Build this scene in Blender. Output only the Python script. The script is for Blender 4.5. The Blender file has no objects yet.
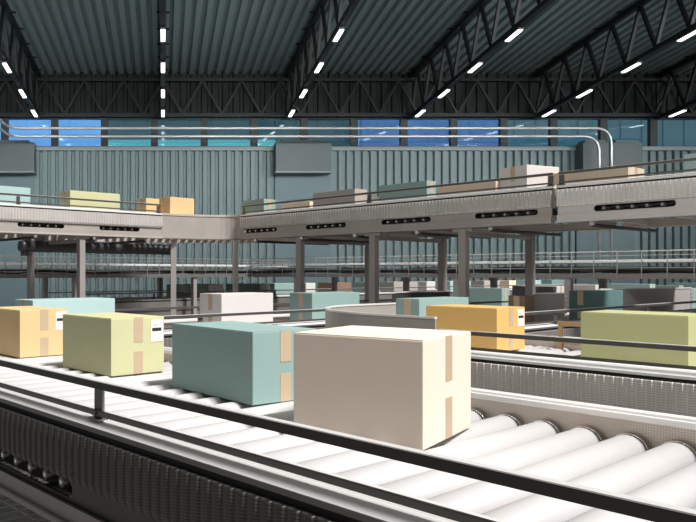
import bpy, bmesh, math, random
from mathutils import Vector, Matrix
random.seed(7)
PI = math.pi
SC = bpy.context.scene
COL = SC.collection
CZ = 2.3                                   # camera height above the floor
A0 = math.atan2(.607, .795)                # the conveyors stand at this angle to the hall
CA, SA = math.cos(A0), math.sin(A0)

def P(v, u, z=0.0):                        # plant frame (v across, u along) to the hall
    return Vector((v*CA - u*SA, v*SA + u*CA, z + CZ))

# ------------------------------------------------------------------ materials
def new_mat(name):
    m = bpy.data.materials.new(name); m.use_nodes = True
    nt = m.node_tree
    return m, nt, nt.nodes['Principled BSDF']

def mat(name, col, rough=.6, metal=0.0, noise=.0, nscale=8.0, bump=0.0, bscale=60.0, emit=None, estr=1.0, spec=.5):
    m, nt, b = new_mat(name)
    b.inputs['Base Color'].default_value = (*col, 1)
    b.inputs['Roughness'].default_value = rough
    b.inputs['Metallic'].default_value = metal
    b.inputs['Specular IOR Level'].default_value = spec
    tc = nt.nodes.new('ShaderNodeTexCoord')
    if noise > 0:
        n = nt.nodes.new('ShaderNodeTexNoise'); n.inputs['Scale'].default_value = nscale
        n.inputs['Detail'].default_value = 4
        nt.links.new(tc.outputs['Object'], n.inputs['Vector'])
        r = nt.nodes.new('ShaderNodeMapRange')
        r.inputs['To Min'].default_value = 1-noise; r.inputs['To Max'].default_value = 1+noise
        nt.links.new(n.outputs['Fac'], r.inputs['Value'])
        mx = nt.nodes.new('ShaderNodeVectorMath'); mx.operation = 'SCALE'
        mx.inputs[0].default_value = col
        nt.links.new(r.outputs['Result'], mx.inputs['Scale'])
        nt.links.new(mx.outputs['Vector'], b.inputs['Base Color'])
    if bump > 0:
        n = nt.nodes.new('ShaderNodeTexNoise'); n.inputs['Scale'].default_value = bscale
        nt.links.new(tc.outputs['Object'], n.inputs['Vector'])
        bp = nt.nodes.new('ShaderNodeBump'); bp.inputs['Strength'].default_value = bump; bp.inputs['Distance'].default_value = .01
        nt.links.new(n.outputs['Fac'], bp.inputs['Height'])
        nt.links.new(bp.outputs['Normal'], b.inputs['Normal'])
    if emit:
        b.inputs['Emission Color'].default_value = (*emit, 1)
        b.inputs['Emission Strength'].default_value = estr
    return m

def perf_mat(name, col, dark, sx, sz, fx, fz, rough=.45, metal=.5, axis=0, stagger=False):
    """sheet metal pierced by a regular pattern of slots: sx, sz are pitches in metres, fx, fz the open shares"""
    m, nt, b = new_mat(name)
    b.inputs['Roughness'].default_value = rough; b.inputs['Metallic'].default_value = metal
    tc = nt.nodes.new('ShaderNodeTexCoord')
    sp = nt.nodes.new('ShaderNodeSeparateXYZ'); nt.links.new(tc.outputs['Object'], sp.inputs[0])
    def frac(sock, pitch, share):
        d = nt.nodes.new('ShaderNodeMath'); d.operation = 'DIVIDE'; d.inputs[1].default_value = pitch
        nt.links.new(sock, d.inputs[0])
        f = nt.nodes.new('ShaderNodeMath'); f.operation = 'FRACT'; nt.links.new(d.outputs[0], f.inputs[0])
        l = nt.nodes.new('ShaderNodeMath'); l.operation = 'LESS_THAN'; l.inputs[1].default_value = share
        nt.links.new(f.outputs[0], l.inputs[0]); return l.outputs[0]
    a = frac(sp.outputs[axis], sx, fx); c = frac(sp.outputs[2], sz, fz)
    mu = nt.nodes.new('ShaderNodeMath'); mu.operation = 'MULTIPLY'
    nt.links.new(a, mu.inputs[0]); nt.links.new(c, mu.inputs[1])
    n = nt.nodes.new('ShaderNodeTexNoise'); n.inputs['Scale'].default_value = 3.0
    nt.links.new(tc.outputs['Object'], n.inputs['Vector'])
    r = nt.nodes.new('ShaderNodeMapRange'); r.inputs['To Min'].default_value = .82; r.inputs['To Max'].default_value = 1.18
    nt.links.new(n.outputs['Fac'], r.inputs['Value'])
    mx = nt.nodes.new('ShaderNodeMix'); mx.data_type = 'RGBA'
    mx.inputs['A'].default_value = (*col, 1); mx.inputs['B'].default_value = (*dark, 1)
    nt.links.new(mu.outputs[0], mx.inputs['Factor'])
    vm = nt.nodes.new('ShaderNodeVectorMath'); vm.operation = 'SCALE'
    nt.links.new(mx.outputs['Result'], vm.inputs[0]); nt.links.new(r.outputs['Result'], vm.inputs['Scale'])
    nt.links.new(vm.outputs['Vector'], b.inputs['Base Color'])
    return m

M = {}
M['roller'] = mat('roller_steel', (.55, .54, .54), .5, .0, .03, 3)
M['collar'] = mat('collar_steel', (.80, .78, .76), .22, .85)
M['axle'] = mat('axle_dark', (.10, .095, .09), .4, .6)
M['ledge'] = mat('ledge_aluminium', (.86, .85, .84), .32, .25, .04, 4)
M['frame'] = mat('frame_metal', (.27, .245, .235), .42, .55, .12, 3)
M['frame_dark'] = mat('frame_metal_dark', (.075, .07, .068), .45, .5, .15, 3)
M['recess'] = mat('recess_shade_black', (.012, .011, .011), .7)  # near-black stands for shade deep in gaps and slots
M['rail'] = mat('rail_dark_metal', (.055, .052, .05), .32, .6, .1, 6)
M['rail_mid'] = mat('rail_grey_metal', (.16, .15, .145), .35, .6, .1, 6)
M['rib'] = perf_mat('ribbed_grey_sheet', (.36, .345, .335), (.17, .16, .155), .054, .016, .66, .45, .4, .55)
M['rib_shaded'] = perf_mat('ribbed_shaded_sheet', (.085, .081, .079), (.042, .040, .039), .054, .011, .62, .42, .42, .55)  # dark copy of the ribbed sheet, shade of the front run in its colour
M['rib_mid_lit'] = perf_mat('ribbed_mid_lit_sheet', (.62, .59, .56), (.40, .38, .36), .054, .016, .66, .35, .45, .25)  # lighter copy of the ribbed sheet, stronger light put into the colour
M['rib_bright_lit'] = perf_mat('ribbed_bright_lit_sheet', (.82, .80, .78), (.60, .58, .56), .054, .016, .66, .35, .4, .25)  # lightest copy, the well lit right-hand run painted into the sheet
M['frame_mid_lit'] = mat('frame_metal_mid_lit', (.46, .42, .39), .45, .3, .15, 2)  # frame metal lightened to carry extra light in its colour
M['frame_bright_lit'] = mat('frame_metal_bright_lit', (.70, .67, .65), .45, .3, .12, 2)  # frame copy for the right-hand run, its light painted in
M['mesh_plate'] = perf_mat('perforated_plate', (.68, .61, .55), (.42, .37, .33), .011, .011, .5, .5, .4, .25)
M['leg'] = mat('leg_metal', (.38, .345, .335), .5, .25, .12, 2)
M['leg_pale'] = mat('leg_pale_metal', (.42, .40, .39), .45, .35, .1, 2)
M['guard'] = mat('curved_guard_metal', (.44, .41, .38), .42, .25, .1, 3)
M['wire'] = mat('wire_metal', (.42, .40, .38), .4, .6)
M['pipe'] = mat('pipe_galvanised', (.62, .62, .62), .3, .6, .08, 2)
M['wall'] = mat('wall_cladding_blue_grey', (.16, .215, .22), .5, .15, .10, .35)
M['wall_flat'] = mat('wall_flat_panel', (.13, .185, .20), .5, .1, .10, .3)
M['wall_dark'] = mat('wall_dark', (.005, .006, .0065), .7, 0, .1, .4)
M['sill'] = mat('sill_grey', (.25, .29, .29), .5, .2, .08, 1)
M['mullion'] = mat('mullion_dark', (.018, .022, .024), .5)
M['duct'] = mat('duct_box_grey', (.10, .12, .122), .5, .2, .08, .5)
M['ceiling'] = mat('ceiling_sheet', (.19, .235, .235), .55, .2, .22, .12)
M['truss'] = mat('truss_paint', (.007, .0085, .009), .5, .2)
M['floor'] = mat('floor_concrete', (.19, .185, .18), .45, 0, .15, .8, .1, 20)
M['lamp'] = mat('lamp_white', (1, 1, 1), .5, emit=(1, .99, .97), estr=3.2)
M['fixture'] = mat('fixture_dark', (.03, .03, .03), .5)
M['tape'] = mat('tape_tan', (.53, .41, .28), .35, 0, .04, 10)
M['paper'] = mat('label_paper', (.82, .80, .80), .6)
M['ink'] = mat('label_ink', (.02, .02, .022), .6)
M['ink_soft'] = mat('label_ink_soft', (.52, .51, .53), .6)
M['duct_dark'] = mat('duct_dark_metal', (.10, .098, .105), .45, .4, .1, 3)
M['wood'] = mat('wood_tan', (.42, .27, .15), .6, 0, .12, 12)
M['cable'] = mat('cable_black', (.015, .014, .014), .5)

CARD = {
 'cream': (.80, .70, .59), 'yellow green': (.58, .575, .34), 'orange': (.72, .52, .27), 'teal': (.27, .395, .375),
 'pale teal': (.40, .56, .55), 'white': (.66, .63, .61), 'mauve': (.42, .38, .36), 'tan': (.66, .54, .41),
 'dark teal': (.10, .19, .185), 'brown': (.25, .17, .12), 'sage': (.30, .39, .33), 'amber': (.70, .44, .15), 'lime': (.47, .48, .24),
 'grey': (.34, .32, .31), 'peach': (.84, .66, .48)}
def card(k):
    n = 'cardboard_' + k.replace(' ', '_')
    if n not in M: M[n] = mat(n, CARD[k],   .62, 0, .035, 5, .025, 90, spec=.3)
    return M[n]

# ------------------------------------------------------------------ helpers
class MB:
    """collects shapes, then links them as one mesh object"""
    def __init__(s): s.bm = bmesh.new()
    def box(s, x0, x1, y0, y1, z0, z1, mi=0, bev=0.0):
        vs = [s.bm.verts.new((x, y, z)) for z in (z0, z1) for x, y in ((x0, y0), (x1, y0), (x1, y1), (x0, y1))]
        fs = [(3, 2, 1, 0), (4, 5, 6, 7), (0, 1, 5, 4), (1, 2, 6, 5), (2, 3, 7, 6), (3, 0, 4, 7)]
        F = [s.bm.faces.new([vs[i] for i in f]) for f in fs]
        for f in F: f.material_index = mi
        if bev > 0:
            es = list({e for f in F for e in f.edges})
            bmesh.ops.bevel(s.bm, geom=es, offset=bev, segments=2, affect='EDGES', profile=.6)
        return s
    def bar(s, a, b, w, h=None, mi=0, up=Vector((0, 0, 1))):
        a, b = Vector(a), Vector(b); h = h or w
        d = (b-a).normalized()
        if abs(d.dot(up)) > .98: up = Vector((1, 0, 0))
        sx = d.cross(up).normalized(); sz = sx.cross(d).normalized()
        vs = []
        for p in (a, b):
            for i, j in ((-1, -1), (1, -1), (1, 1), (-1, 1)):
                vs.append(s.bm.verts.new(p + sx*i*w/2 + sz*j*h/2))
        for f in ((3, 2, 1, 0), (4, 5, 6, 7), (0, 1, 5, 4), (1, 2, 6, 5), (2, 3, 7, 6), (3, 0, 4, 7)):
            s.bm.faces.new([vs[i] for i in f]).material_index = mi
        return s
    def tube(s, pts, r, n=10, mi=0, caps=True, rad=None):
        pts = [Vector(p) for p in pts]; rings = []
        for i, p in enumerate(pts):
            d = (pts[min(i+1, len(pts)-1)] - pts[max(i-1, 0)])
            d.normalize()
            up = Vector((0, 0, 1)) if abs(d.z) < .95 else Vector((1, 0, 0))
            if i == 0 or abs(d.dot(ax)) > .98:
                ax = up.cross(d).normalized()
            ax = (ax - d*ax.dot(d)).normalized(); ay = d.cross(ax)
            rr = rad[i] if rad else r
            rings.append([s.bm.verts.new(p + ax*rr*math.cos(2*PI*k/n) + ay*rr*math.sin(2*PI*k/n)) for k in range(n)])
        for a, b in zip(rings, rings[1:]):
            for k in range(n):
                f = s.bm.faces.new((a[k], a[(k+1) % n], b[(k+1) % n], b[k])); f.smooth = True; f.material_index = mi
        if caps:
            s.bm.faces.new(rings[0][::-1]).material_index = mi; s.bm.faces.new(rings[-1]).material_index = mi
        return s
    def strip(s, a, b, mi=0, smooth=False):
        """quads between two equal polylines"""
        va = [s.bm.verts.new(p) for p in a]; vb = [s.bm.verts.new(p) for p in b]
        for i in range(len(a)-1):
            f = s.bm.faces.new((va[i], va[i+1], vb[i+1], vb[i])); f.material_index = mi; f.smooth = smooth
        return s
    def sweep(s, path, prof, mi=0):
        """sweep a closed profile of (offset, z) along a plan path; offset is to the left of the path"""
        path = [Vector((p[0], p[1])) for p in path]; rings = []
        for i, p in enumerate(path):
            d = path[min(i+1, len(path)-1)] - path[max(i-1, 0)]; d.normalize()
            nrm = Vector((-d.y, d.x))
            rings.append([s.bm.verts.new((p.x+nrm.x*o, p.y+nrm.y*o, z)) for o, z in prof])
        n = len(prof)
        for a, b in zip(rings, rings[1:]):
            for k in range(n):
                s.bm.faces.new((a[k], a[(k+1) % n], b[(k+1) % n], b[k])).material_index = mi
        s.bm.faces.new(rings[0][::-1]); s.bm.faces.new(rings[-1])
        return s
    def build(s, name, mats, parent=None, loc=None, rot=None, recalc=True):
        if recalc: bmesh.ops.recalc_face_normals(s.bm, faces=s.bm.faces)
        me = bpy.data.meshes.new(name); s.bm.to_mesh(me); s.bm.free()
        for m in (mats if isinstance(mats, (list, tuple)) else [mats]): me.materials.append(m)
        o = bpy.data.objects.new(name, me); COL.objects.link(o)
        if parent: o.parent = parent
        if loc is not None: o.location = loc
        if rot is not None: o.rotation_euler = (0, 0, rot)
        return o

def tag(o, label=None, cat=None, group=None, kind=None):
    if label: o['label'] = label
    if cat: o['category'] = cat
    if group: o['group'] = group
    if kind: o['kind'] = kind
    return o
def empty(name, loc, rz=0, **k):
    o = bpy.data.objects.new(name, None); COL.objects.link(o)
    o.location = loc; o.rotation_euler = (0, 0, rz); o.empty_display_size = .2
    return tag(o, **k)
def link_copy(src, parent, loc=None):
    c = src.copy(); COL.objects.link(c); c.parent = parent
    if loc is not None: c.location = loc
    return c
def struct(o): o['kind'] = 'structure'; return o

# ------------------------------------------------------------------ camera
cd = bpy.data.cameras.new('camera'); cam = bpy.data.objects.new('camera', cd); COL.objects.link(cam)
cam.location = (0, 0, CZ); cam.rotation_euler = (PI/2, 0, 0)
cd.sensor_width = 36; cd.lens = 36*724/696
cd.shift_x = (348-163)/696; cd.shift_y = (273-261)/696
cd.clip_end = 200; cd.clip_start = .05
SC.camera = cam

# ------------------------------------------------------------------ hall
WY = 41.0                                   # the far wall
XL, XR = -17.0, 37.0
mb = MB(); mb.box(XL, XR, -14, WY+.4, -.2, 0); struct(mb.build('floor', M['floor']))

def ribs(mb, x0, x1, z0, z1, y, pitch=.453, depth=.15):
    """trapezoid ribs of a cladding sheet facing -y"""
    pts = []; x = x0
    while x < x1-1e-4:
        for fx, dy in ((0, 0), (.52, 0), (.60, depth), (.92, depth), (1.0, 0)):
            xx = min(x+fx*pitch, x1); pts.append((xx, y+dy))
        x += pitch
    mb.strip([(a, b, z0) for a, b in pts], [(a, b, z1) for a, b in pts])

ZW0, ZW1 = 7.14+CZ, 8.78+CZ                 # window band
mb = MB()
mb.box(XL, XR, WY+.17, WY+.3, 0, ZW0-.2)
for a, b in ((XL, -10.2), (-7.25, 6.35), (9.5, 23.4), (26.7, XR)): ribs(mb, a, b, 0, ZW0-.22, WY)
wall = struct(mb.build('wall_back', M['wall'], recalc=False))
mb = MB()
for a, b in ((-10.2, -7.25), (6.35, 9.5), (23.4, 26.7)): mb.box(a, b, WY-.02, WY+.1, 0, ZW0-.24)
struct(mb.build('trim_1', M['wall_flat'], wall))
mb = MB(); mb.box(XL, XR, WY-.14, WY+.3, ZW0-.22, ZW0); struct(mb.build('trim_2', M['sill']))
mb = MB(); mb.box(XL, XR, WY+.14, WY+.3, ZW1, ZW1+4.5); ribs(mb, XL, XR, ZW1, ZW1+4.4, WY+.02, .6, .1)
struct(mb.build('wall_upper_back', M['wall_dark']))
# side walls, with the same ribs
for nm, x, s in (('wall_left', XL, 1), ('wall_right', XR, -1)):
    mb = MB(); pts = []; y = 4.0
    while y < WY:
        for fx, dx in ((0, 0), (.52, 0), (.60, .1), (.92, .1), (1, 0)): pts.append((x-s*dx, y+fx*.453))
        y += .453
    mb.strip([(a, b, 0) for a, b in pts], [(a, b, 15.5) for a, b in pts])
    struct(mb.build(nm, M['wall']))

# glass and what is outside
gm, nt, b = new_mat('window_glass')
nt.nodes.remove(b); out = nt.nodes['Material Output']
tr = nt.nodes.new('ShaderNodeBsdfTransparent'); tr.inputs['Color'].default_value = (.82, .9, .93, 1)
gl = nt.nodes.new('ShaderNodeBsdfGlossy'); gl.inputs['Roughness'].default_value = .05; gl.inputs['Color'].default_value = (.8, .9, 1, 1)
ms = nt.nodes.new('ShaderNodeMixShader'); ms.inputs[0].default_value = .12
nt.links.new(tr.outputs[0], ms.inputs[1]); nt.links.new(gl.outputs[0], ms.inputs[2]); nt.links.new(ms.outputs[0], out.inputs['Surface'])
M['glass'] = gm
k = 0
x = -5.95 - 2.83*3
while x < XR-1:
    k += 1
    w0, w1 = x, x+2.43
    mb = MB()
    mb.box(w0-.2, w0, WY+.0, WY+.28, ZW0, ZW1); mb.box(w1, w1+.2, WY+.0, WY+.28, ZW0, ZW1)
    mb.box(w0, w1, WY+.02, WY+.26, ZW0, ZW0+.05); mb.box(w0, w1, WY+.02, WY+.26, ZW1-.06, ZW1)
    f = struct(mb.build('window_%d' % k, M['mullion']))
    mb = MB(); mb.box(w0, w1, WY+.13, WY+.14, ZW0+.05, ZW1-.06); struct(mb.build('pane', M['glass'], f))
    x += 2.83
struct_out = []
def outside(name, x0, x1, z0, z1, y, col, e, label, cat):
    n = 'outside_' + label.split()[0] + str(len(struct_out)); struct_out.append(n)
    m = mat(n, col, .9, emit=col, estr=e)  # glowing material puts outdoor daylight into the panel colour
    mb = MB(); mb.box(x0, x1, y, y+.6, z0, z1)
    for i in range(int((x1-x0)/1.3)):       # shallow pilasters
        mb.box(x0+1.3*i, x0+1.3*i+.12, y-.06, y, z0, z1-.3)
    mb.box(x0, x1, y-.1, y, z1-.3, z1)
    return struct(mb.build(name, m))
sky = mat('outside_sky', (.2, .5, .9), 1, emit=(.10, .27, .66), estr=.9)
mb = MB(); mb.box(-60, 110, 75, 75.2, -1, 45); struct(mb.build('trim_sky_backdrop', sky))
ys = 43.5; zb = 7.0+CZ; zm = ZW0 + .85
def ox(px): return (px-163)/724*ys
outside('outside_panel_3', ox(-60), ox(104), zb-2, ZW1+1, ys+.1, (.15, .37, .72), 1.0, 'sky', 'wall')
outside('outside_panel_4', ox(104), ox(275), zb-2, zm, ys, (.12, .44, .48), .9, 'teal', 'wall')
outside('outside_panel_5', ox(104), ox(362), zb-2, ZW1+1.2, ys+.8, (.016, .055, .07), .8, 'dark', 'wall')
outside('outside_panel_6', ox(362), ox(500), zb-2, ZW1+1, ys+.1, (.06, .16, .36), .9, 'blue', 'wall')
outside('outside_panel_7', ox(500), ox(640), zb-2, zm+.1, ys+.1, (.035, .13, .18), .9, 'slate', 'wall')
outside('outside_panel_8', ox(500), ox(760), zb-2, ZW1+1.2, ys+.9, (.05, .10, .12), .9, 'slate', 'wall')

# roof: corrugated sheet falling towards the far wall
def roofz(y): return 11.35 + CZ + .08*(40-y)
mb = MB(); pts = []; x = XL
while x < XR:
    for fx, dz in ((0, 0), (.5, 0), (.6, .16), (.9, .16), (1, 0)): pts.append((x+fx*.5, dz))
    x += .5
mb.strip([(a, 22, roofz(22)+d) for a, d in pts], [(a, WY+.3, roofz(WY+.3)+d) for a, d in pts])
struct(mb.build('ceiling', M['ceiling']))

def chordz(y): return 8.73 + CZ + .076*(40-y)
def truss(xc, label):
    t = empty('roof_truss', (xc, WY, chordz(WY)), 0, label=label, cat='truss', group='roof trusses running to the far wall')
    o = Vector((xc, WY, chordz(WY)))
    y0, y1 = 22.2, WY-.1
    def part(nm, mbb): return mbb.build(nm, M['truss'], t, loc=-o)
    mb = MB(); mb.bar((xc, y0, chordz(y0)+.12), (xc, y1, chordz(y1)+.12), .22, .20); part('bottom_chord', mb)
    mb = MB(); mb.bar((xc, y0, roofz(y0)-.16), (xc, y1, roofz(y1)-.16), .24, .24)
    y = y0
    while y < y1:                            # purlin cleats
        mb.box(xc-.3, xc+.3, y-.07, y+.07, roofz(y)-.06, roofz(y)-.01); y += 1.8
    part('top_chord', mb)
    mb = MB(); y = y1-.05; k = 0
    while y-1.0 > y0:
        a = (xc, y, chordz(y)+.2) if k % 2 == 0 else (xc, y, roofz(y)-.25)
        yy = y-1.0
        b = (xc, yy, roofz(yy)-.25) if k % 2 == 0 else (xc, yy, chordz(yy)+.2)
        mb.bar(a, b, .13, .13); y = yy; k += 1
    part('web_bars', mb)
names = {-2: 'dark steel roof truss nearest the left wall, beyond the left edge of the light rows',
 -1: 'dark steel roof truss over the far left bay with three lights in view', 0: 'dark roof truss seen end on above the straight column of lights',
 1: 'dark roof truss leaning right, second line of lights from the left column', 2: 'dark lattice roof truss over the middle blue windows',
 3: 'dark lattice roof truss above the two drop pipes on the right', 4: 'dark lattice roof truss meeting the wall at the right edge'}
for n in range(-1, 5): truss(7.0*n, names[n])
# truss along the far wall
t = empty('wall_truss', (0, WY-.35, ZW1+.1), 0, label='long black lattice girder running along the far wall above the windows', cat='truss')
o = Vector((0, WY-.35, ZW1+.1))
yb = WY-.45
mb = MB(); mb.box(XL, XR, yb-.1, yb+.1, ZW1-.02, ZW1+.16); mb.build('bottom_chord', M['truss'], t, loc=-o)
mb = MB(); mb.box(XL, XR, yb-.1, yb+.1, ZW1+1.95, ZW1+2.12); mb.build('top_chord', M['truss'], t, loc=-o)
M['truss_grey'] = mat('truss_grey_paint', (.009, .011, .012), .5, .2)
mb = MB(); x = XL+.5; k = 0
while x < XR-1.4:
    a, b = (ZW1+.1, ZW1+2.0) if k % 2 == 0 else (ZW1+2.0, ZW1+.1)
    mb.bar((x, yb, a), (x+1.1, yb, b), .12, .12); x += 1.1; k += 1
mb.build('web_bars', M['truss_grey'], t, loc=-o)

# lights under the trusses
li = MB(); li.box(-.085, .085, -.56, .56, -.04, 0); lamp_me = li.build('diffuser', M['lamp'])
fi = MB(); fi.box(-.12, .12, -.62, .62, 0, .07); fi.box(-.02, .02, -.5, -.46, .07, .1); fi.box(-.02, .02, .46, .5, .07, .1)
fix_me = fi.build('housing', M['fixture'])
ordn = {28.9: 'fourth from the wall', 32.5: 'third from the wall', 36.1: 'second from the wall', 39.4: 'closest to the wall', 25.3: 'fifth from the wall'}
rown = {-1: 'leftmost line of lights', 0: 'straight upright line of lights', 1: 'line of lights right of the upright one', 2: 'line of lights over the middle blue windows',
        3: 'line of lights above the drop pipes', 4: 'line of lights at the right edge'}
first = True
for n in range(-1, 5):
    for d in (25.3, 28.9, 32.5, 36.1, 39.4):
        px = 163 + 724*7*n/d
        if px < -30 or px > 730 or d < 28: continue
        r = empty('ceiling_light', (7.0*n, d, chordz(d)-.08), 0, label='white tube light %s, %s' % (ordn[d], rown[n]), cat='light', group='strip lights under the roof trusses')
        r.rotation_euler = (-math.atan(.076), 0, 0)
        if first: lamp_me.parent = r; fix_me.parent = r; first = False
        else: link_copy(lamp_me, r); link_copy(fix_me, r)

# pipes along the wall, coming from the camera side on the left and dropping on the right
def bend(p0, pc, p1, r, n=8):
    p0, pc, p1 = map(Vector, (p0, pc, p1))
    a = pc + (p0-pc).normalized()*r; b = pc + (p1-pc).normalized()*r
    return [(1-t)**2*a + 2*t*(1-t)*pc + t*t*b for t in [i/n for i in range(n+1)]]
PY = 39.0
for nm, lab, xr, z, yy in (('upper', 'upper galvanised pipe crossing in front of the windows and dropping on the right', 24.15, 7.80+CZ, PY), ('lower', 'lower galvanised pipe crossing in front of the windows and dropping on the right', 23.5, 7.36+CZ, PY)):
    xl = -8.3
    pts = [Vector((xl, 18, z))] + bend((xl, 18, z), (xl, yy, z), (xr, yy, z), 1.0) + bend((xl, yy, z), (xr, yy, z), (xr, yy, .0), .9) + [Vector((xr, yy, .0))]
    mb = MB(); mb.tube(pts, .075, 10)
    o = mb.build('wall_pipe', M['pipe']); tag(o, lab, 'pipe', 'pipes along the far wall')
# boxed ducts hung on the far wall
for x0, x1, lab in ((-10.4, -7.15, 'grey sheet metal duct box at the left end of the far wall'),
                    (6.25, 9.35, 'grey sheet metal duct box between the teal and the blue windows'),
                    (23.3, 24.75, 'grey duct box behind the two drop pipes, left of the pair'),
                    (24.95, 26.6, 'grey duct box just right of the two drop pipes')):
    e = empty('duct_box', ((x0+x1)/2, WY-.5, 6.5+CZ), 0, label=lab, cat='duct', group='duct boxes on the far wall')
    w = (x1-x0)/2
    mb = MB(); mb.box(-w, w, -.35, .45, -.85, .75, bev=.03); mb.build('casing', M['duct'], e)
    mb = MB(); mb.box(-w-.02, w+.02, -.38, .45, -.93, -.85); mb.build('bottom_flange', M['sill'], e)
    mb = MB(); mb.box(-w*.8, w*.8, -.3, .4, .75, .88); mb.build('top_collar', M['duct'], e)

# ------------------------------------------------------------------ conveyors
# canonical section: x along, y across (0 = near face, W = far face), z = 0 on top of the rollers
def roller_mesh(W, R=.072):
    mb = MB()
    y0, y1 = .11, W-.075
    mb.tube([(0, y0+.02, 0), (0, y1-.025, 0)], R, 20)
    for a, b in ((y0, y0+.018), (y1-.018, y1)):
        mb.tube([(0, a, 0), (0, b, 0)], R*1.05, 20, mi=1)
    mb.tube([(0, y0+.01, 0), (0, y1-.006, 0)], R*.93, 16, mi=2)
    mb.tube([(0, .05, 0), (0, W-.05, 0)], .012, 8, mi=2)
    return mb.build('roller', [M['roller'], M['collar'], M['axle']])

def slot_plate(L, z0, z1, slots, sz0, sz1, th, name, m, parent, y):
    """upright plate with round-ended slots, made as a filled outline"""
    cu = bpy.data.curves.new(name, 'CURVE'); cu.dimensions = '2D'; cu.fill_mode = 'BOTH'; cu.extrude = th/2
    def poly(pts):
        s = cu.splines.new('POLY'); s.points.add(len(pts)-1)
        for i, p in enumerate(pts): s.points[i].co = (p[0], p[1], 0, 1)
        s.use_cyclic_u = True
    poly([(0, z0), (L, z0), (L, z1), (0, z1)])
    r = (sz1-sz0)/2; zc = (sz0+sz1)/2
    for a, b in slots:
        a = max(a, .02); b = min(b, L-.02)
        if b-a < .15: continue
        pts = []
        for i in range(7): t = PI/2 + PI*i/6; pts.append((a+r+r*math.cos(t), zc+r*math.sin(t)))
        for i in range(7): t = -PI/2 + PI*i/6; pts.append((b-r+r*math.cos(t), zc+r*math.sin(t)))
        poly(pts)
    co = bpy.data.objects.new('tmp', cu); COL.objects.link(co)
    bpy.context.view_layer.update()
    me = bpy.data.meshes.new_from_object(co.evaluated_get(bpy.context.evaluated_depsgraph_get()))
    bpy.data.objects.remove(co)
    me.transform(Matrix.Rotation(PI/2, 4, 'X')); me.transform(Matrix.Translation((0, y, 0)))
    me.materials.clear(); me.materials.append(m)
    o = bpy.data.objects.new(name, me); COL.objects.link(o); o.parent = parent
    return o

def rib_panel(L, x0, x1, parent, m, ph=0.0, y=0.0):
    """bowed ribbed side cover"""
    mb = MB(); p = .054
    prof = [(.0, .037), (-.026, .0365), (-.031, .033), (-.032, -.07), (-.031, -.145), (-.022, -.170), (.0, -.178)]
    xs = []; x = x0; 
    while x < x1:
        for fx, d in ((0, 0), (.34, 0), (.44, .0065), (.90, .0065)):
            if x+fx*p < x1: xs.append((x+fx*p, d))
        x += p
    xs.append((x1, 0))
    rows = [[(a, y+py + (d if 0 < i < len(prof)-1 else 0), pz) for a, d in xs] for i, (py, pz) in enumerate(prof)]
    vr = [[mb.bm.verts.new(q) for q in r] for r in rows]
    for a, b in zip(vr, vr[1:]):
        for i in range(len(xs)-1): mb.bm.faces.new((a[i], a[i+1], b[i+1], b[i]))
    mb.bm.faces.new([r[0] for r in vr]); mb.bm.faces.new([r[-1] for r in vr][::-1])
    return mb.build('ribbed_cover', m, parent)

def bx(name, m, parent, *a, bev=0):
    mb = MB(); mb.box(*a, bev=bev); return mb.build(name, m, parent)

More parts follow.
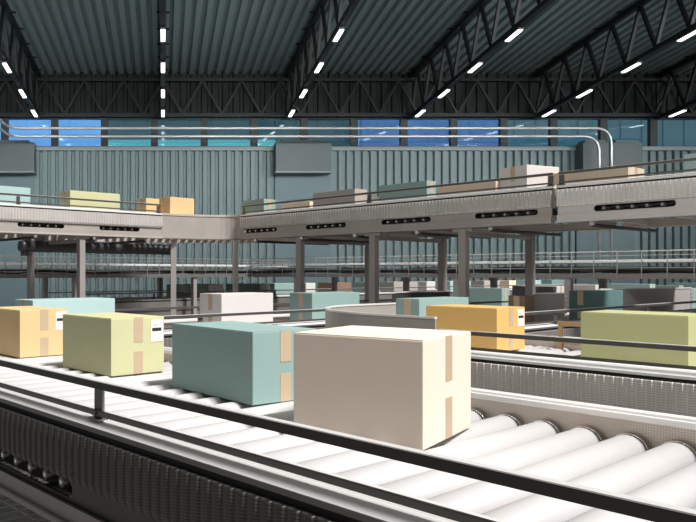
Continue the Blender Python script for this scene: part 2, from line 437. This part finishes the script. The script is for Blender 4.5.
def conveyor(label, root, rot, L, W, posts=(), slots=(), legs=(), tone='grey', rail=True, rollers=True, r0=.09,
             floor_z=0.0, far_rail=False, rail_span=None, brace=False, leg_mat='leg', pitch=.18, tubes=False, leg_w=.105, group=None):
    t = empty('roller_conveyor', root, rot, label=label, cat='conveyor')
    if group: t['group'] = group
    fm = M[{'grey': 'frame', 'dark': 'frame_dark', 'mid': 'frame_mid_lit', 'bright': 'frame_bright_lit'}[tone]]; rm = M[{'grey': 'rib', 'dark': 'rib_shaded', 'mid': 'rib_mid_lit', 'bright': 'rib_bright_lit'}[tone]]
    pf = [(-.006, .079), (.050, .103), (.056, .097), (.062, .104), (.125, .116), (.125, .09), (.115, .07), (.0, .07)]
    mb = MB(); va = [mb.bm.verts.new((0, y, z)) for y, z in pf]; vb = [mb.bm.verts.new((L, y, z)) for y, z in pf]
    for i in range(8): mb.bm.faces.new((va[i], va[(i+1) % 8], vb[(i+1) % 8], vb[i]))
    mb.bm.faces.new(va); mb.bm.faces.new(vb[::-1]); lg = mb.build('ledge', M['ledge'], t)
    mb = MB(); mb.box(0, L, -.012, -.0062, .060, .079, bev=.002); mb.build('front_lip', M[{'dark': 'rail_mid', 'grey': 'frame', 'mid': 'ledge', 'bright': 'ledge'}[tone]], lg)  # lip colour carries the shade on the ledge front, paler on lighter runs
    mb = MB(); mb.box(0, L, W-.065, W, .062, .1, bev=.01); mb.box(0, L, W-.10, W-.072, .062, .09, bev=.006); mb.build('ledge', M['ledge'], t)
    bx('gap_shade_strip', M['recess'], t, 0, L, .0, .02, .035, .07)  # black strip paints the shade of the gap under the ledge
    rib_panel(L, 0, L, t, rm)
    slot_plate(L, -.35, .035, slots, -.258, -.184, .014, 'side_plate', fm, t, .012)
    mb = MB(); mb.box(0, L, -.045, .05, -.37, -.345, bev=.008); mb.box(0, L, -.02, -.004, -.345, -.275); mb.build('bottom_flange', M['frame'] if tone == 'dark' else fm, t)  # dark run gets a paler flange, its edge highlight put into the colour
    slot_plate(L, -.35, .062, slots, -.258, -.184, .012, 'side_plate', M['mesh_plate'], t, W-.045)
    mb = MB(); mb.box(0, L, W-.05, W+.03, -.37, -.35, bev=.006); mb.build('bottom_flange', fm, t)
    bx('inner_plate', M['mesh_plate'], t, 0, L, .085, .095, -.18, .062)
    if rollers:
        first = roller_mesh(W); first.parent = t; n = int((L-.1)/pitch)
        first.location = (r0, 0, -.072)
        for i in range(1, min(n, 99)): link_copy(first, t, (r0+i*pitch, 0, -.072))
    mb = MB(); mb.box(.02, L-.02, .13, .24, -.31, -.16); mb.build('slot_shade_box', M['recess'], t)  # dark box added so the slots read as shaded inside
    for a, b in slots:
        a, b = max(a, .1), min(b, L-.1); x = a+.1
        mb = MB()
        while x < b-.06:
            mb.tube([(x, .03, -.222), (x, .13, -.222)], .024, 10); mb.tube([(x, .028, -.222), (x, .034, -.222)], .011, 8, mi=1); mb.bar((x, .08, -.222), (min(x+.15, b), .08, -.2), .006); x += .15
        if b-a > .3: mb.build('drive_pulleys', [M['rail_mid'], M['collar']], t)
    mb = MB(); x = .3
    while x < L:
        mb.box(x-.03, x+.03, .02, W-.05, -.33, -.27); x += .75
    mb.build('cross_members', fm, t)
    if rail:
        a, b = rail_span or (0, L)
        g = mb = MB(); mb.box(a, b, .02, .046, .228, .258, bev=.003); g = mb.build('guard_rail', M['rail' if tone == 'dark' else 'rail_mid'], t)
        mb = MB(); mb.box(a, b, .019, .047, .258, .2615); mb.build('rail_highlight', M['ledge'], g)  # pale strip stands for the highlight along the rail top
        mb = MB(); mb.box(a, b, .024, .04, .118, .140, bev=.003); mb.build('lower_rail', M['rail_mid'], t)
        for p in posts:
            mb = MB(); mb.box(p-.03, p+.03, .040, .052, .10, .222); mb.box(p-.04, p+.04, .015, .075, .1, .108)
            mb.tube([(p, .014, .13), (p, .03, .13)], .012, 8)
            mb.build('rail_post', M['rail_mid'], t)
    if far_rail:
        mb = MB(); mb.box(0, L, W-.045, W-.02, .232, .26, bev=.004); mb.build('guard_rail', M['rail_mid'], t)
    h = root[2]-floor_z
    for lx in legs:
        for y in (.06, W-.06):
            mb = MB(); w = leg_w/2
            mb.box(lx-w, lx+w, y-w, y+w, -h+.012, -.372)
            mb.box(lx-.14, lx+.14, y-w*.8, y+w*.8, -.42, -.372)
            lg = mb.build('leg', M[leg_mat], t)
            mb = MB(); mb.box(lx-w*1.7, lx+w*1.7, y-w*1.7, y+w*1.7, -h, -h+.014); mb.build('foot_plate', M['frame_dark'], lg)
        if brace:
            bx('leg_brace', M[leg_mat], t, lx-.03, lx+.03, .06, W-.06, -.48, -.42)
    if tubes:
        x = .4; 
        while x < L:
            mb = MB(); mb.tube([(x, .01, -.42), (x, W-.02, -.42)], .022, 8); mb.tube([(x, -.03, -.40), (x, .01, -.40)], .028, 8, mi=1)
            mb.build('cross_tube', [M['frame_dark'], M['collar']], t); x += 1.1
    return t

def arc(cu, cv, a, b, n=14, t0=0.0, t1=PI/2):
    """quarter ellipse in (v,u): from (cv-b, cu) side to (cv, cu+a)"""
    return [(cv - b*math.cos(t0+(t1-t0)*i/n), cu + a*math.sin(t0+(t1-t0)*i/n)) for i in range(n+1)]

def corner(label, near, far, z, legs=(), tone='grey', rail=False, tall=None, floor_z=-CZ, name='curve_conveyor'):
    """near, far: plan polylines of equal length in (v,u); near is the side towards the camera"""
    c = P(near[0][0], near[0][1], z)
    t = empty(name, c, 0, label=label, cat='conveyor')
    toL = lambda q, zz=0: (P(q[0], q[1], 0) + Vector((-c.x, -c.y, zz-CZ)))
    n2 = [toL(q).xy for q in near]; f2 = [toL(q).xy for q in far]
    # make offsets point to the inside of the deck
    d = n2[1]-n2[0]; s = 1 if (Vector((-d.y, d.x)).dot(f2[0]-n2[0])) > 0 else -1
    fm = M[{'grey': 'frame', 'dark': 'frame_dark', 'mid': 'frame_mid_lit'}[tone]]
    def pr(l): return [(o*s, zz) for o, zz in l]
    mb = MB(); mb.sweep(n2, pr([(0, -.35), (.014, -.35), (.014, .062), (0, .062)])); mb.build('side_plate', fm, t)
    mb = MB(); mb.sweep(n2, pr([(-.01, .062), (.12, .062), (.12, .1), (-.01, .1)])); mb.build('ledge', M['mesh_plate'], t)
    mb = MB(); mb.sweep(n2, pr([(-.03, -.37), (.05, -.37), (.05, -.35), (-.03, -.35)])); mb.build('bottom_flange', M['frame'], t)
    mb = MB(); mb.sweep(f2, pr([(-.014, -.35), (0, -.35), (0, .1), (-.014, .1)])); mb.build('side_plate', M['mesh_plate'], t)
    for i in range(len(n2)):                 # tapered rollers fan round the bend
        for f in ((.25, .75) if i < len(n2)-1 else ()):
            a = n2[i].lerp(n2[i+1], f); b = f2[i].lerp(f2[i+1], f)
            dd = (b-a).normalized()
            a = a+dd*.13; b = b-dd*.04
            mb = MB(); mb.tube([(a.x, a.y, -.06), (b.x, b.y, -.06)], .05, 12, rad=[.045, .055]); mb.build('roller', M['roller'], t)
    if tall:                                 # tall curved guard sheet on the near side
        i0, i1, hz = tall
        mb = MB(); mb.sweep(n2[i0:i1], pr([(-.025, -.33), (-.010, -.33), (-.010, hz), (-.025, hz)])); mb.build('curved_guard', M['guard'], t)
        mb = MB(); mb.sweep(n2[i0:i1], pr([(-.032, hz-.005), (-.002, hz-.005), (-.002, hz+.012), (-.032, hz+.012)])); mb.build('guard_lip', M['ledge'], t)
    for v, u in legs:
        q = toL((v, u)); h = z-floor_z
        mb = MB(); w = .05; mb.box(q.x-w, q.x+w, q.y-w, q.y+w, -h, -.372); mb.build('leg', M['leg'], t)
    return t

RU = A0 - PI/2                              # conveyors running towards -u, near face to -v
def conv_u(label, v0, u_hi, u_lo, z, W, slots=(), legs=(), posts=(), **k):
    f = lambda q: u_hi-q
    return conveyor(label, P(v0, u_hi, z), RU, u_hi-u_lo, W, slots=[(f(b), f(a)) for a, b in slots], legs=[f(q) for q in legs], posts=[f(q) for q in posts], **k)
def conv_v(label, u0, v_lo, v_hi, z, W, slots=(), legs=(), posts=(), **k):
    f = lambda q: q-v_lo
    return conveyor(label, P(v_lo, u0, z), A0, v_hi-v_lo, W, slots=[(f(a), f(b)) for a, b in slots], legs=[f(q) for q in legs], posts=[f(q) for q in posts], **k)
def slots_at(start, k0, k1, ln=.84, per=1.5): return [(start+per*i, start+per*i+ln) for i in range(k0, k1)]

ZR = -.70
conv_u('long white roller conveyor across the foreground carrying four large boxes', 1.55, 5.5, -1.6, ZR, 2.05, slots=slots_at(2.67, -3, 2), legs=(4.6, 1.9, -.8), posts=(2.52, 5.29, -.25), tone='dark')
corner('bend at the far left end of the foreground roller conveyor', [(1.55, 5.5)] + arc(5.7, 3.5, 1.7, 1.95) + [(4.3, 7.4)],
       [(3.6, 5.5)] + arc(5.55, 3.9, .3, .3) + [(4.3, 5.85)], ZR, tone='dark')
c3 = conv_v('roller conveyor running off to the right behind the first row of boxes', 5.85, 4.3, 26, ZR, 1.55, legs=(5.2, 8.2, 11.2, 14.2, 17.2, 20.2, 23.2), posts=(5.0, 7.77, 10.5, 13.3, 16, 19), far_rail=True, slots=slots_at(4.6, 0, 14), pitch=.225)
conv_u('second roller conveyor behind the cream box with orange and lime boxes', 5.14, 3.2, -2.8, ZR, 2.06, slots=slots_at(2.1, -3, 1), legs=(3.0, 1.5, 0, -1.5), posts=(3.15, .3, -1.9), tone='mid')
nearp = [(5.14, 3.2), (5.14, 3.35)] + arc(3.6, 6.5, 1.42, 1.36, 16) + [(7.5, 5.02)]
farp = [(7.2, 3.2), (7.2, 3.3)] + arc(3.5, 7.45, .45, .25, 16) + [(7.5, 3.95)]
corner('bend of the second conveyor with a tall curved grey guard', nearp, farp, ZR, tall=(0, 20, .345))
conv_v('roller conveyor carrying grey and dark teal boxes away to the right', 3.95, 7.5, 22, ZR, 1.07, legs=(8.2, 10.6, 13, 15.4, 18, 20.5), posts=(8.9, 11.7, 14.5, 17.2), far_rail=False, slots=slots_at(8, 0, 9), pitch=.225)
conv_v('most distant roller conveyor with a line of small boxes beyond the steel legs', 13.4, 8.0, 34, ZR, 1.5, legs=tuple(range(9, 34, 3)), posts=(10, 14, 18, 22), far_rail=True, pitch=.27)

# upper level
ZU = .99
conv_v('upper level roller conveyor on the left with teal, yellow and orange boxes', 10.45, .6, 7.95, ZU, 1.95, slots=[(6.62, 7.46), (5.1, 5.94), (3.6, 4.44), (2.1, 2.94)], legs=(6.29, 3.4, 1.0), posts=(7.9, 5.13, 2.4), tone='mid', floor_z=0, brace=True, tubes=True)
corner('bend of the upper level conveyor behind the orange boxes', [(7.95 + 1.35*math.sin(t), 9.8 + .65*math.cos(t)) for t in [PI/2*i/14 for i in range(15)]],
       [(7.95 + 3.35*math.sin(t), 9.8 + 2.6*math.cos(t)) for t in [PI/2*i/14 for i in range(15)]], ZU, legs=((8.3, 10.55), (9.3, 9.95)), tone='mid')
conv_u('upper level roller conveyor crossing the middle with teal, mauve and tan boxes', 9.3, 9.8, 4.22, ZU, 2.0, slots=slots_at(4.39, 0, 4), legs=(8.40, 6.90, 5.42), posts=(9.76, 6.97, 4.25), tone='mid', floor_z=0, brace=True, tubes=True)
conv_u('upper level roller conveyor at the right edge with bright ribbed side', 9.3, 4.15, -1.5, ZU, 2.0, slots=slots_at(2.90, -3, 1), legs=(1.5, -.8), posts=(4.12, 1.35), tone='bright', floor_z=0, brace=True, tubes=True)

# mid level cable deck behind the steel legs
def deck(label, root, rot, L, legs):
    t = empty('cable_deck', root, rot, label=label, cat='platform')
    bx('edge_ledge', M['ledge'], t, 0, L, 0, .14, -.045, .0, bev=.008)
    bx('edge_ledge', M['frame'], t, 0, L, 1.4, 1.5, -.045, .0)
    bx('lower_beam', M['frame'], t, 0, L, 0, .06, -.30, -.22)
    bx('lower_beam', M['frame'], t, 0, L, 1.44, 1.5, -.30, -.22)
    bx('tray_floor', M['recess'], t, 0, L, .06, 1.44, -.235, -.22)
    mb = MB()
    for k in range(9):
        y = .12+.14*k; pts = [(L*i/24, y+random.uniform(-.05, .05), -.19+.02*(k % 4)+random.uniform(-.02, .03)) for i in range(25)]
        mb.tube(pts, .018, 6)
    mb.build('cables', M['cable'], t)
    mb = MB(); mb.bar((0, .0, .13), (L, .0, .13), .018); mb.bar((0, 0, .065), (L, 0, .065), .01); x = .1
    while x < L:
        mb.bar((x, -.004, -.30), (x, -.004, .13), .012); x += .34
    mb.bar((0, -.004, -.13), (L, -.004, -.13), .012)
    mb.build('mesh_guard', M['wire'], t)
    h = root[2]
    for lx in legs:
        for y in (.08, 1.42):
            mb = MB(); mb.box(lx-.05, lx+.05, y-.05, y+.05, -h, -.3); mb.build('leg', M['leg'] if y < 1 else M['leg_pale'], t)
    return t
deck('mid level cable tray deck crossing the picture behind the steel legs', P(12.6, 12.98, .21), RU, 15.2, (1.5, 3.5, 5.5, 7.5, 9.5, 11.5))
deck('mid level cable tray deck on the left behind the steel legs', P(-1.5, 13.0, .20), A0, 15.6, (.4, 3.6, 6.3, 9.2, 12.4))

# dark round duct slung beneath the upper conveyor on the left
e = empty('air_duct', P(5.75, 11.7, .475), A0, label='dark round duct hung beneath the upper conveyor on the left', cat='duct')
mb = MB(); mb.tube([(0, 0, 0), (.08, 0, 0), (.09, 0, 0), (3.3, 0, 0), (3.31, 0, 0), (3.4, 0, 0)], .1, 18, rad=[.09, .11, .105, .105, .11, .10]); mb.build('barrel', M['duct_dark'], e)
for x in (.4, 1.5, 2.6): bx('hanger', M['frame'], e, x-.02, x+.02, -.12, .12, .09, .24)
mb = MB(); mb.box(.05, .2, -.07, .07, -.17, -.09); mb.build('outlet', M['duct_dark'], e)

# wire tray under the foreground conveyor
e = empty('wire_tray', P(1.75, 1.6, -1.52), A0, label='black wire cable tray under the foreground conveyor at lower left', cat='tray')
mb = MB()
y = 0.0
while y < 5: mb.bar((0, y, 0), (1.7, y, 0), .008); y += .12
for x in (0, .34, .68, 1.02, 1.36, 1.7): mb.bar((x, 0, -.008), (x, 5, -.008), .008)
mb.build('wire_grid', M['wire'], e)
for x in (0, 1.7):
    bx('side_rail', M['frame_dark'], e, x-.02, x+.02, 0, 5, -.06, .05)
for y in (.1, 4.9):
    for x in (.1, 1.6): bx('stand', M['frame_dark'], e, x-.03, x+.03, y-.03, y+.03, -.78, -.02)

# ------------------------------------------------------------------ cartons
def carton(label, col, v, u, z, ln, wd, h, face='v', dr=0.0, tape=True, sticker=False, detail=True, group=None):
    """near bottom corner at (v,u): wd runs along +v, ln along +u when face=='v'; dr turns it about the corner (degrees)"""
    t = empty('cardboard_box', P(v, u, z), A0 + math.radians(dr), label=label, cat='box')
    t['group'] = group or 'cardboard boxes on the conveyors'
    cm = card(col)
    # local x = +v, local y = +u
    a, b = (wd, ln)
    mb = MB(); g = .004
    mb.box(0, a, 0, b, .0, h-.004, bev=.004)
    # closed top flaps, meeting in the middle along the long side
    if b >= a: mb.box(.002, a/2-.0015, .002, b-.002, h-.006, h); mb.box(a/2+.0015, a-.002, .002, b-.002, h-.006, h)
    else: mb.box(.002, a-.002, .002, b/2-.0015, h-.006, h); mb.box(.002, a-.002, b/2+.0015, b-.002, h-.006, h)
    mb.build('carton', cm, t)
    if tape:
        w = .038 if detail else .03
        def tp(nm, *q): bx(nm, M['tape'], t, *q)
        if b >= a:                           # tape strips on the end faces
            c = a*.5
            for y0, y1 in ((-.0022, 0), (b, b+.0022)):
                tp('tape', c-w, c+w, y0, y1, h*.56, h-.001); tp('tape', c-w, c+w, y0, y1, .002, h*.40)
        else:
            c = b*.5
            for x0, x1 in ((-.0022, 0), (a, a+.0022)):
                tp('tape', x0, x1, c-w, c+w, h*.56, h-.001); tp('tape', x0, x1, c-w, c+w, .002, h*.40)
    if sticker:
        s = bx('shipping_label', M['paper'], t, a*.74, a*.97, -.003, 0, h*.55, h*.94)
        bx('printed_bar', M['ink'], s, a*.76, a*.94, -.004, -.003, h*.74, h*.80)
        mb = MB()
        for k in range(5):
            zz = h*(.59+.03*k); mb.box(a*.77, a*(.95-.04*(k % 3)), -.0038, -.003, zz, zz+h*.006)
        mb.box(a*.77, a*.88, -.0038, -.003, h*.84, h*.86); mb.box(a*.91, a*.95, -.0038, -.003, h*.88, h*.90)
        mb.build('printed_lines', M['ink_soft'], s)
    return t

# foreground conveyor
carton('large cream cardboard box on the foreground rollers, biggest and nearest', 'cream', 2.545, 1.645, ZR, .583, .575, .435, dr=12)
carton('teal box on the foreground rollers, just left of the cream box', 'teal', 2.695, 2.75, ZR, .78, .46, .388, dr=-5, sticker=True)
carton('yellow green box with a white label on the foreground rollers', 'yellow green', 2.69, 4.10, ZR, .66, .45, .392, sticker=True)
carton('orange box cut by the left edge on the foreground rollers', 'orange', 2.68, 5.45, ZR, .68, .45, .393, sticker=True)
# second conveyor
carton('lime green box at the right on the second conveyor', 'lime', 6.18, 1.85, ZR, .73, .5, .39)
carton('orange box with a white label on the second conveyor behind the cream box', 'amber', 6.22, 3.29, ZR, .70, .50, .388, sticker=True)
# cross conveyor (long faces look along -u)
carton('long pale teal box behind the yellow green box on the cross conveyor', 'pale teal', 3.31, 6.45, ZR, .4, .97, .43)
carton('white box with tape and label on its left side, behind the teal box', 'white', 5.76, 6.4, ZR, .40, .87, .45)
carton('teal box standing between the white box and the curved grey guard', 'teal', 7.42, 6.45, ZR, .40, 1.0, .43)
# conveyor going away to the right, and the one behind it
carton('teal box beside the curved grey guard, tape strip on its darker left side', 'teal', 6.66, 4.35, ZR, .28, .95, .43)
carton('small brown box behind the orange box with the white label', 'brown', 9.5, 4.65, ZR, .22, .25, .40)
carton('dark teal box standing right behind the lime green box', 'dark teal', 10.77, 4.35, ZR, .3, 1.05, .45)
carton('teal box cut by the right edge beyond the curved mauve guard', 'teal', 14.77, 4.4, ZR, .3, .8, .43)
for lab, c, v, u, wd, ln, h in (
    ('teal box behind the small brown box, left of the steel leg', 'teal', 12.07, 6.3, .27, .87, .44),
    ('grey and white box above the grey guard, just right of the steel leg', 'white', 13.96, 6.3, .6, .78, .45),
    ('long white box right behind the dark teal box', 'white', 15.76, 6.3, .34, 1.5, .46),
    ('pale teal box at the back of the row behind the mauve guard', 'pale teal', 18.6, 6.3, .31, .9, .45),
    ('sage box on the same row near the right edge', 'sage', 20.4, 6.3, .31, 1.2, .40),
    ('teal box at the end of the row, close to the right edge', 'teal', 22.3, 6.3, .31, .8, .44)):
    carton(lab, c, v, u, ZR, ln, wd, h, detail=False)
far = [('sage', 11.35, .8, 'small sage box seen between the two middle steel legs, leftmost of the far line'), ('white', 12.3, .5, 'small white box beside the leftmost sage box of the far line'),
       ('teal', 13.35, .55, 'small teal box just right of the middle steel legs in the far line'), ('white', 14.1, .35, 'tiny white box between two teal boxes in the far line'),
       ('teal', 14.65, 1.1, 'longer teal box beneath the cable deck in the middle of the far line'), ('white', 15.9, .4, 'small white box right of the longer teal box in the far line'),
       ('brown', 17.0, .9, 'small brown box left of the tall steel leg in the far line'), ('teal', 18.6, .6, 'small teal box right of the tall steel leg in the far line'),
       ('mauve', 20.0, 1.3, 'mauve box in the far line above the teal box'), ('white', 21.8, .5, 'white box left of the right hand steel leg in the far line'),
       ('pale teal', 23.2, 1.3, 'pale teal box above the grey and white box in the far line'), ('mauve', 25.4, 1.1, 'mauve box in the far line above the dark teal box'),
       ('peach', 27.2, .5, 'small peach box in the far line towards the right'), ('pale teal', 28.5, 1.2, 'pale teal box in the far line right of the peach box'), ('teal', 30.6, 1.5, 'last teal box of the far line at the right edge')]
for c, v, ln, lab in far: carton(lab, c, v-.4, 13.7, ZR, .5, ln, .42, detail=False, tape=False)

# upper level cartons
carton('teal box at the left edge on the upper conveyor', 'pale teal', 4.70, 10.8, ZU, .45, .80, .41)
carton('yellow box with a taped dark end on the upper left conveyor', 'yellow green', 6.22, 10.75, ZU, .35, 1.02, .42)
carton('orange box with a darker end at the end of the upper left conveyor', 'orange', 7.89, 10.85, ZU, .3, .31, .40)
carton('orange box on the upper bend, rightmost of the two orange ones', 'orange', 8.22, 10.55, ZU, .4, .58, .42)
carton('sage green box just past the upper bend', 'sage', 9.85, 9.75, ZU, .62, .32, .42)
carton('low peach box between the sage and the mauve box on the upper conveyor', 'peach', 10.0, 8.75, ZU, .7, .5, .30)
carton('mauve box with a pale end on the upper conveyor over the middle', 'mauve', 9.8, 7.60, ZU, .9, .32, .41)
carton('small low peach box between the mauve and the teal box', 'peach', 10.0, 7.15, ZU, .3, .2, .26)
carton('teal box with tape on its pale end on the upper conveyor', 'teal', 9.8, 6.27, ZU, .86, .24, .41)
carton('flat tan box between the teal and the white upper boxes', 'tan', 9.8, 5.20, ZU, .9, .24, .29)
carton('white box with a brown tape strip at the joint of the upper conveyor', 'white', 9.8, 4.77, ZU, .45, .62, .47, dr=-14)
carton('flat tan box on the bright right part of the upper conveyor', 'tan', 9.8, 3.55, ZU, .95, .5, .31)
carton('pale teal box cut by the right edge on the upper conveyor', 'pale teal', 9.8, 2.42, ZU, .56, .55, .37)

# bent guard sheets on the receding conveyors
def guard_sheet(label, pts, z0, z1, m):
    c = P(pts[0][0], pts[0][1], z0)
    e = empty('curved_guard', c, 0, label=label, cat='guard')
    L = [(P(*p) - Vector((c.x, c.y, 0))).xy for p in pts]
    mb = MB(); mb.sweep(L, [(0, 0), (.015, 0), (.015, z1-z0), (0, z1-z0)]); mb.build('sheet', m, e)
    mb = MB(); mb.sweep(L, [(-.012, z1-z0), (.027, z1-z0), (.027, z1-z0+.015), (-.012, z1-z0+.015)]); mb.build('lip', M['ledge'], e)
    mb = MB()
    for i in range(7):
        zz = (z1-z0)*(.1+.13*i)
        mb.box(L[-1].x-.02, L[-1].x+.02, L[-1].y-.02, L[-1].y+.02, zz, zz+.03)
    mb.build('rivets', M['collar'], e)
    return e
M['guard_grey'] = mat('guard_grey_metal', (.34, .32, .31), .45, .3, .1, 2)
M['guard_mauve'] = mat('guard_mauve_metal', (.46, .42, .41), .45, .2, .1, 2)
guard_sheet('grey bent guard sheet right behind the orange box on the second conveyor', [(9.75+.5*t, 4.65-.17*t*t) for t in [i/12 for i in range(13)]], ZR, ZR+.42, M['guard_grey'])
guard_sheet('mauve curved guard sheet behind the right half of the lime green box', [(12.15+2.5*i/14, 4.35+.45*math.sin(PI*.5*(1-i/14))**2) for i in range(15)], ZR, ZR+.44, M['guard_mauve'])
guard_sheet('dark curved guard sheet above the teal box by the steel leg', [(8.45+1.4*i/14, 5.92+.25*math.sin(PI*i/14)) for i in range(15)], ZR, ZR+.42, M['frame_dark'])

# wooden frame standing on the second conveyor behind the lime box
e = empty('wooden_frame', P(7.0, 3.12, ZR), RU, label='small open wooden frame between the orange and the lime box', cat='frame')
for x in (0, .5): bx('upright', M['wood'], e, x, x+.035, 0, .035, 0, .25)
bx('crossbar', M['wood'], e, .035, .5, 0, .035, .21, .25)
bx('crossbar', M['wood'], e, .035, .5, 0, .035, .05, .08)

# ------------------------------------------------------------------ light
w = bpy.data.worlds.new('hall_light'); SC.world = w; w.use_nodes = True
bg = w.node_tree.nodes['Background']; bg.inputs[0].default_value = (1, .95, .90, 1); bg.inputs[1].default_value = .19
def sun(name, d, s, ang, col=(1, 1, 1)):
    l = bpy.data.lights.new(name, 'SUN'); l.energy = s; l.angle = math.radians(ang); l.color = col
    o = bpy.data.objects.new(name, l); COL.objects.link(o)
    o.rotation_euler = Vector(d).to_track_quat('Z', 'Y').to_euler(); return o
# towards the light: from -u (right and behind the camera), high
du = Vector((SA, -CA, 0)); dv = Vector((-CA, -SA, 0))
v = du*.80 - dv*.10 + Vector((0, 0, 1.1))
sun('key_sun', v, 5.7, 10, (1, .975, .95))
def area(name, loc, aim, sx, sy, e, col=(1, 1, 1)):
    l = bpy.data.lights.new(name, 'AREA'); l.shape = 'RECTANGLE'; l.size = sx; l.size_y = sy; l.energy = e; l.color = col
    o = bpy.data.objects.new(name, l); COL.objects.link(o); o.location = loc
    o.rotation_euler = (Vector(loc)-Vector(aim)).to_track_quat('Z', 'Y').to_euler(); return o
for nm, x in (('hall_wash_right', 34), ('hall_wash_middle', 20), ('hall_wash_left', 6), ('hall_wash_far_left', -8)):
    a = area(nm, (x, 24, CZ+8.2), (x-9, 41, CZ+1.5), 10, 3, 700, (.95, .99, 1)); a.data.spread = math.radians(110)  # unseen area lamps added to brighten the far wall
area('aisle_fill', P(3.0, 1.0, 2.6), P(9.3, 2.6, .9), 4.5, .8, 110, (1, .97, .94))  # added out-of-view lamp lifting the shaded side of the upper right conveyor
area('deck_fill', P(11.6, 6.0, .55), P(12.7, 6.0, .10), 11, .12, 32, (1, .98, .96))  # lamp added behind the upper conveyor to brighten the cable deck face
area('roof_wash', (2, 22, CZ+7.6), (4, 32, CZ+12), 26, 1.5, 330, (.9, 1, .97))  # extra unseen lamp, added to lighten the ceiling sheet
SC.view_settings.view_transform = 'Standard'; SC.view_settings.look = 'None'
SC.view_settings.exposure = 0; SC.view_settings.gamma = 1
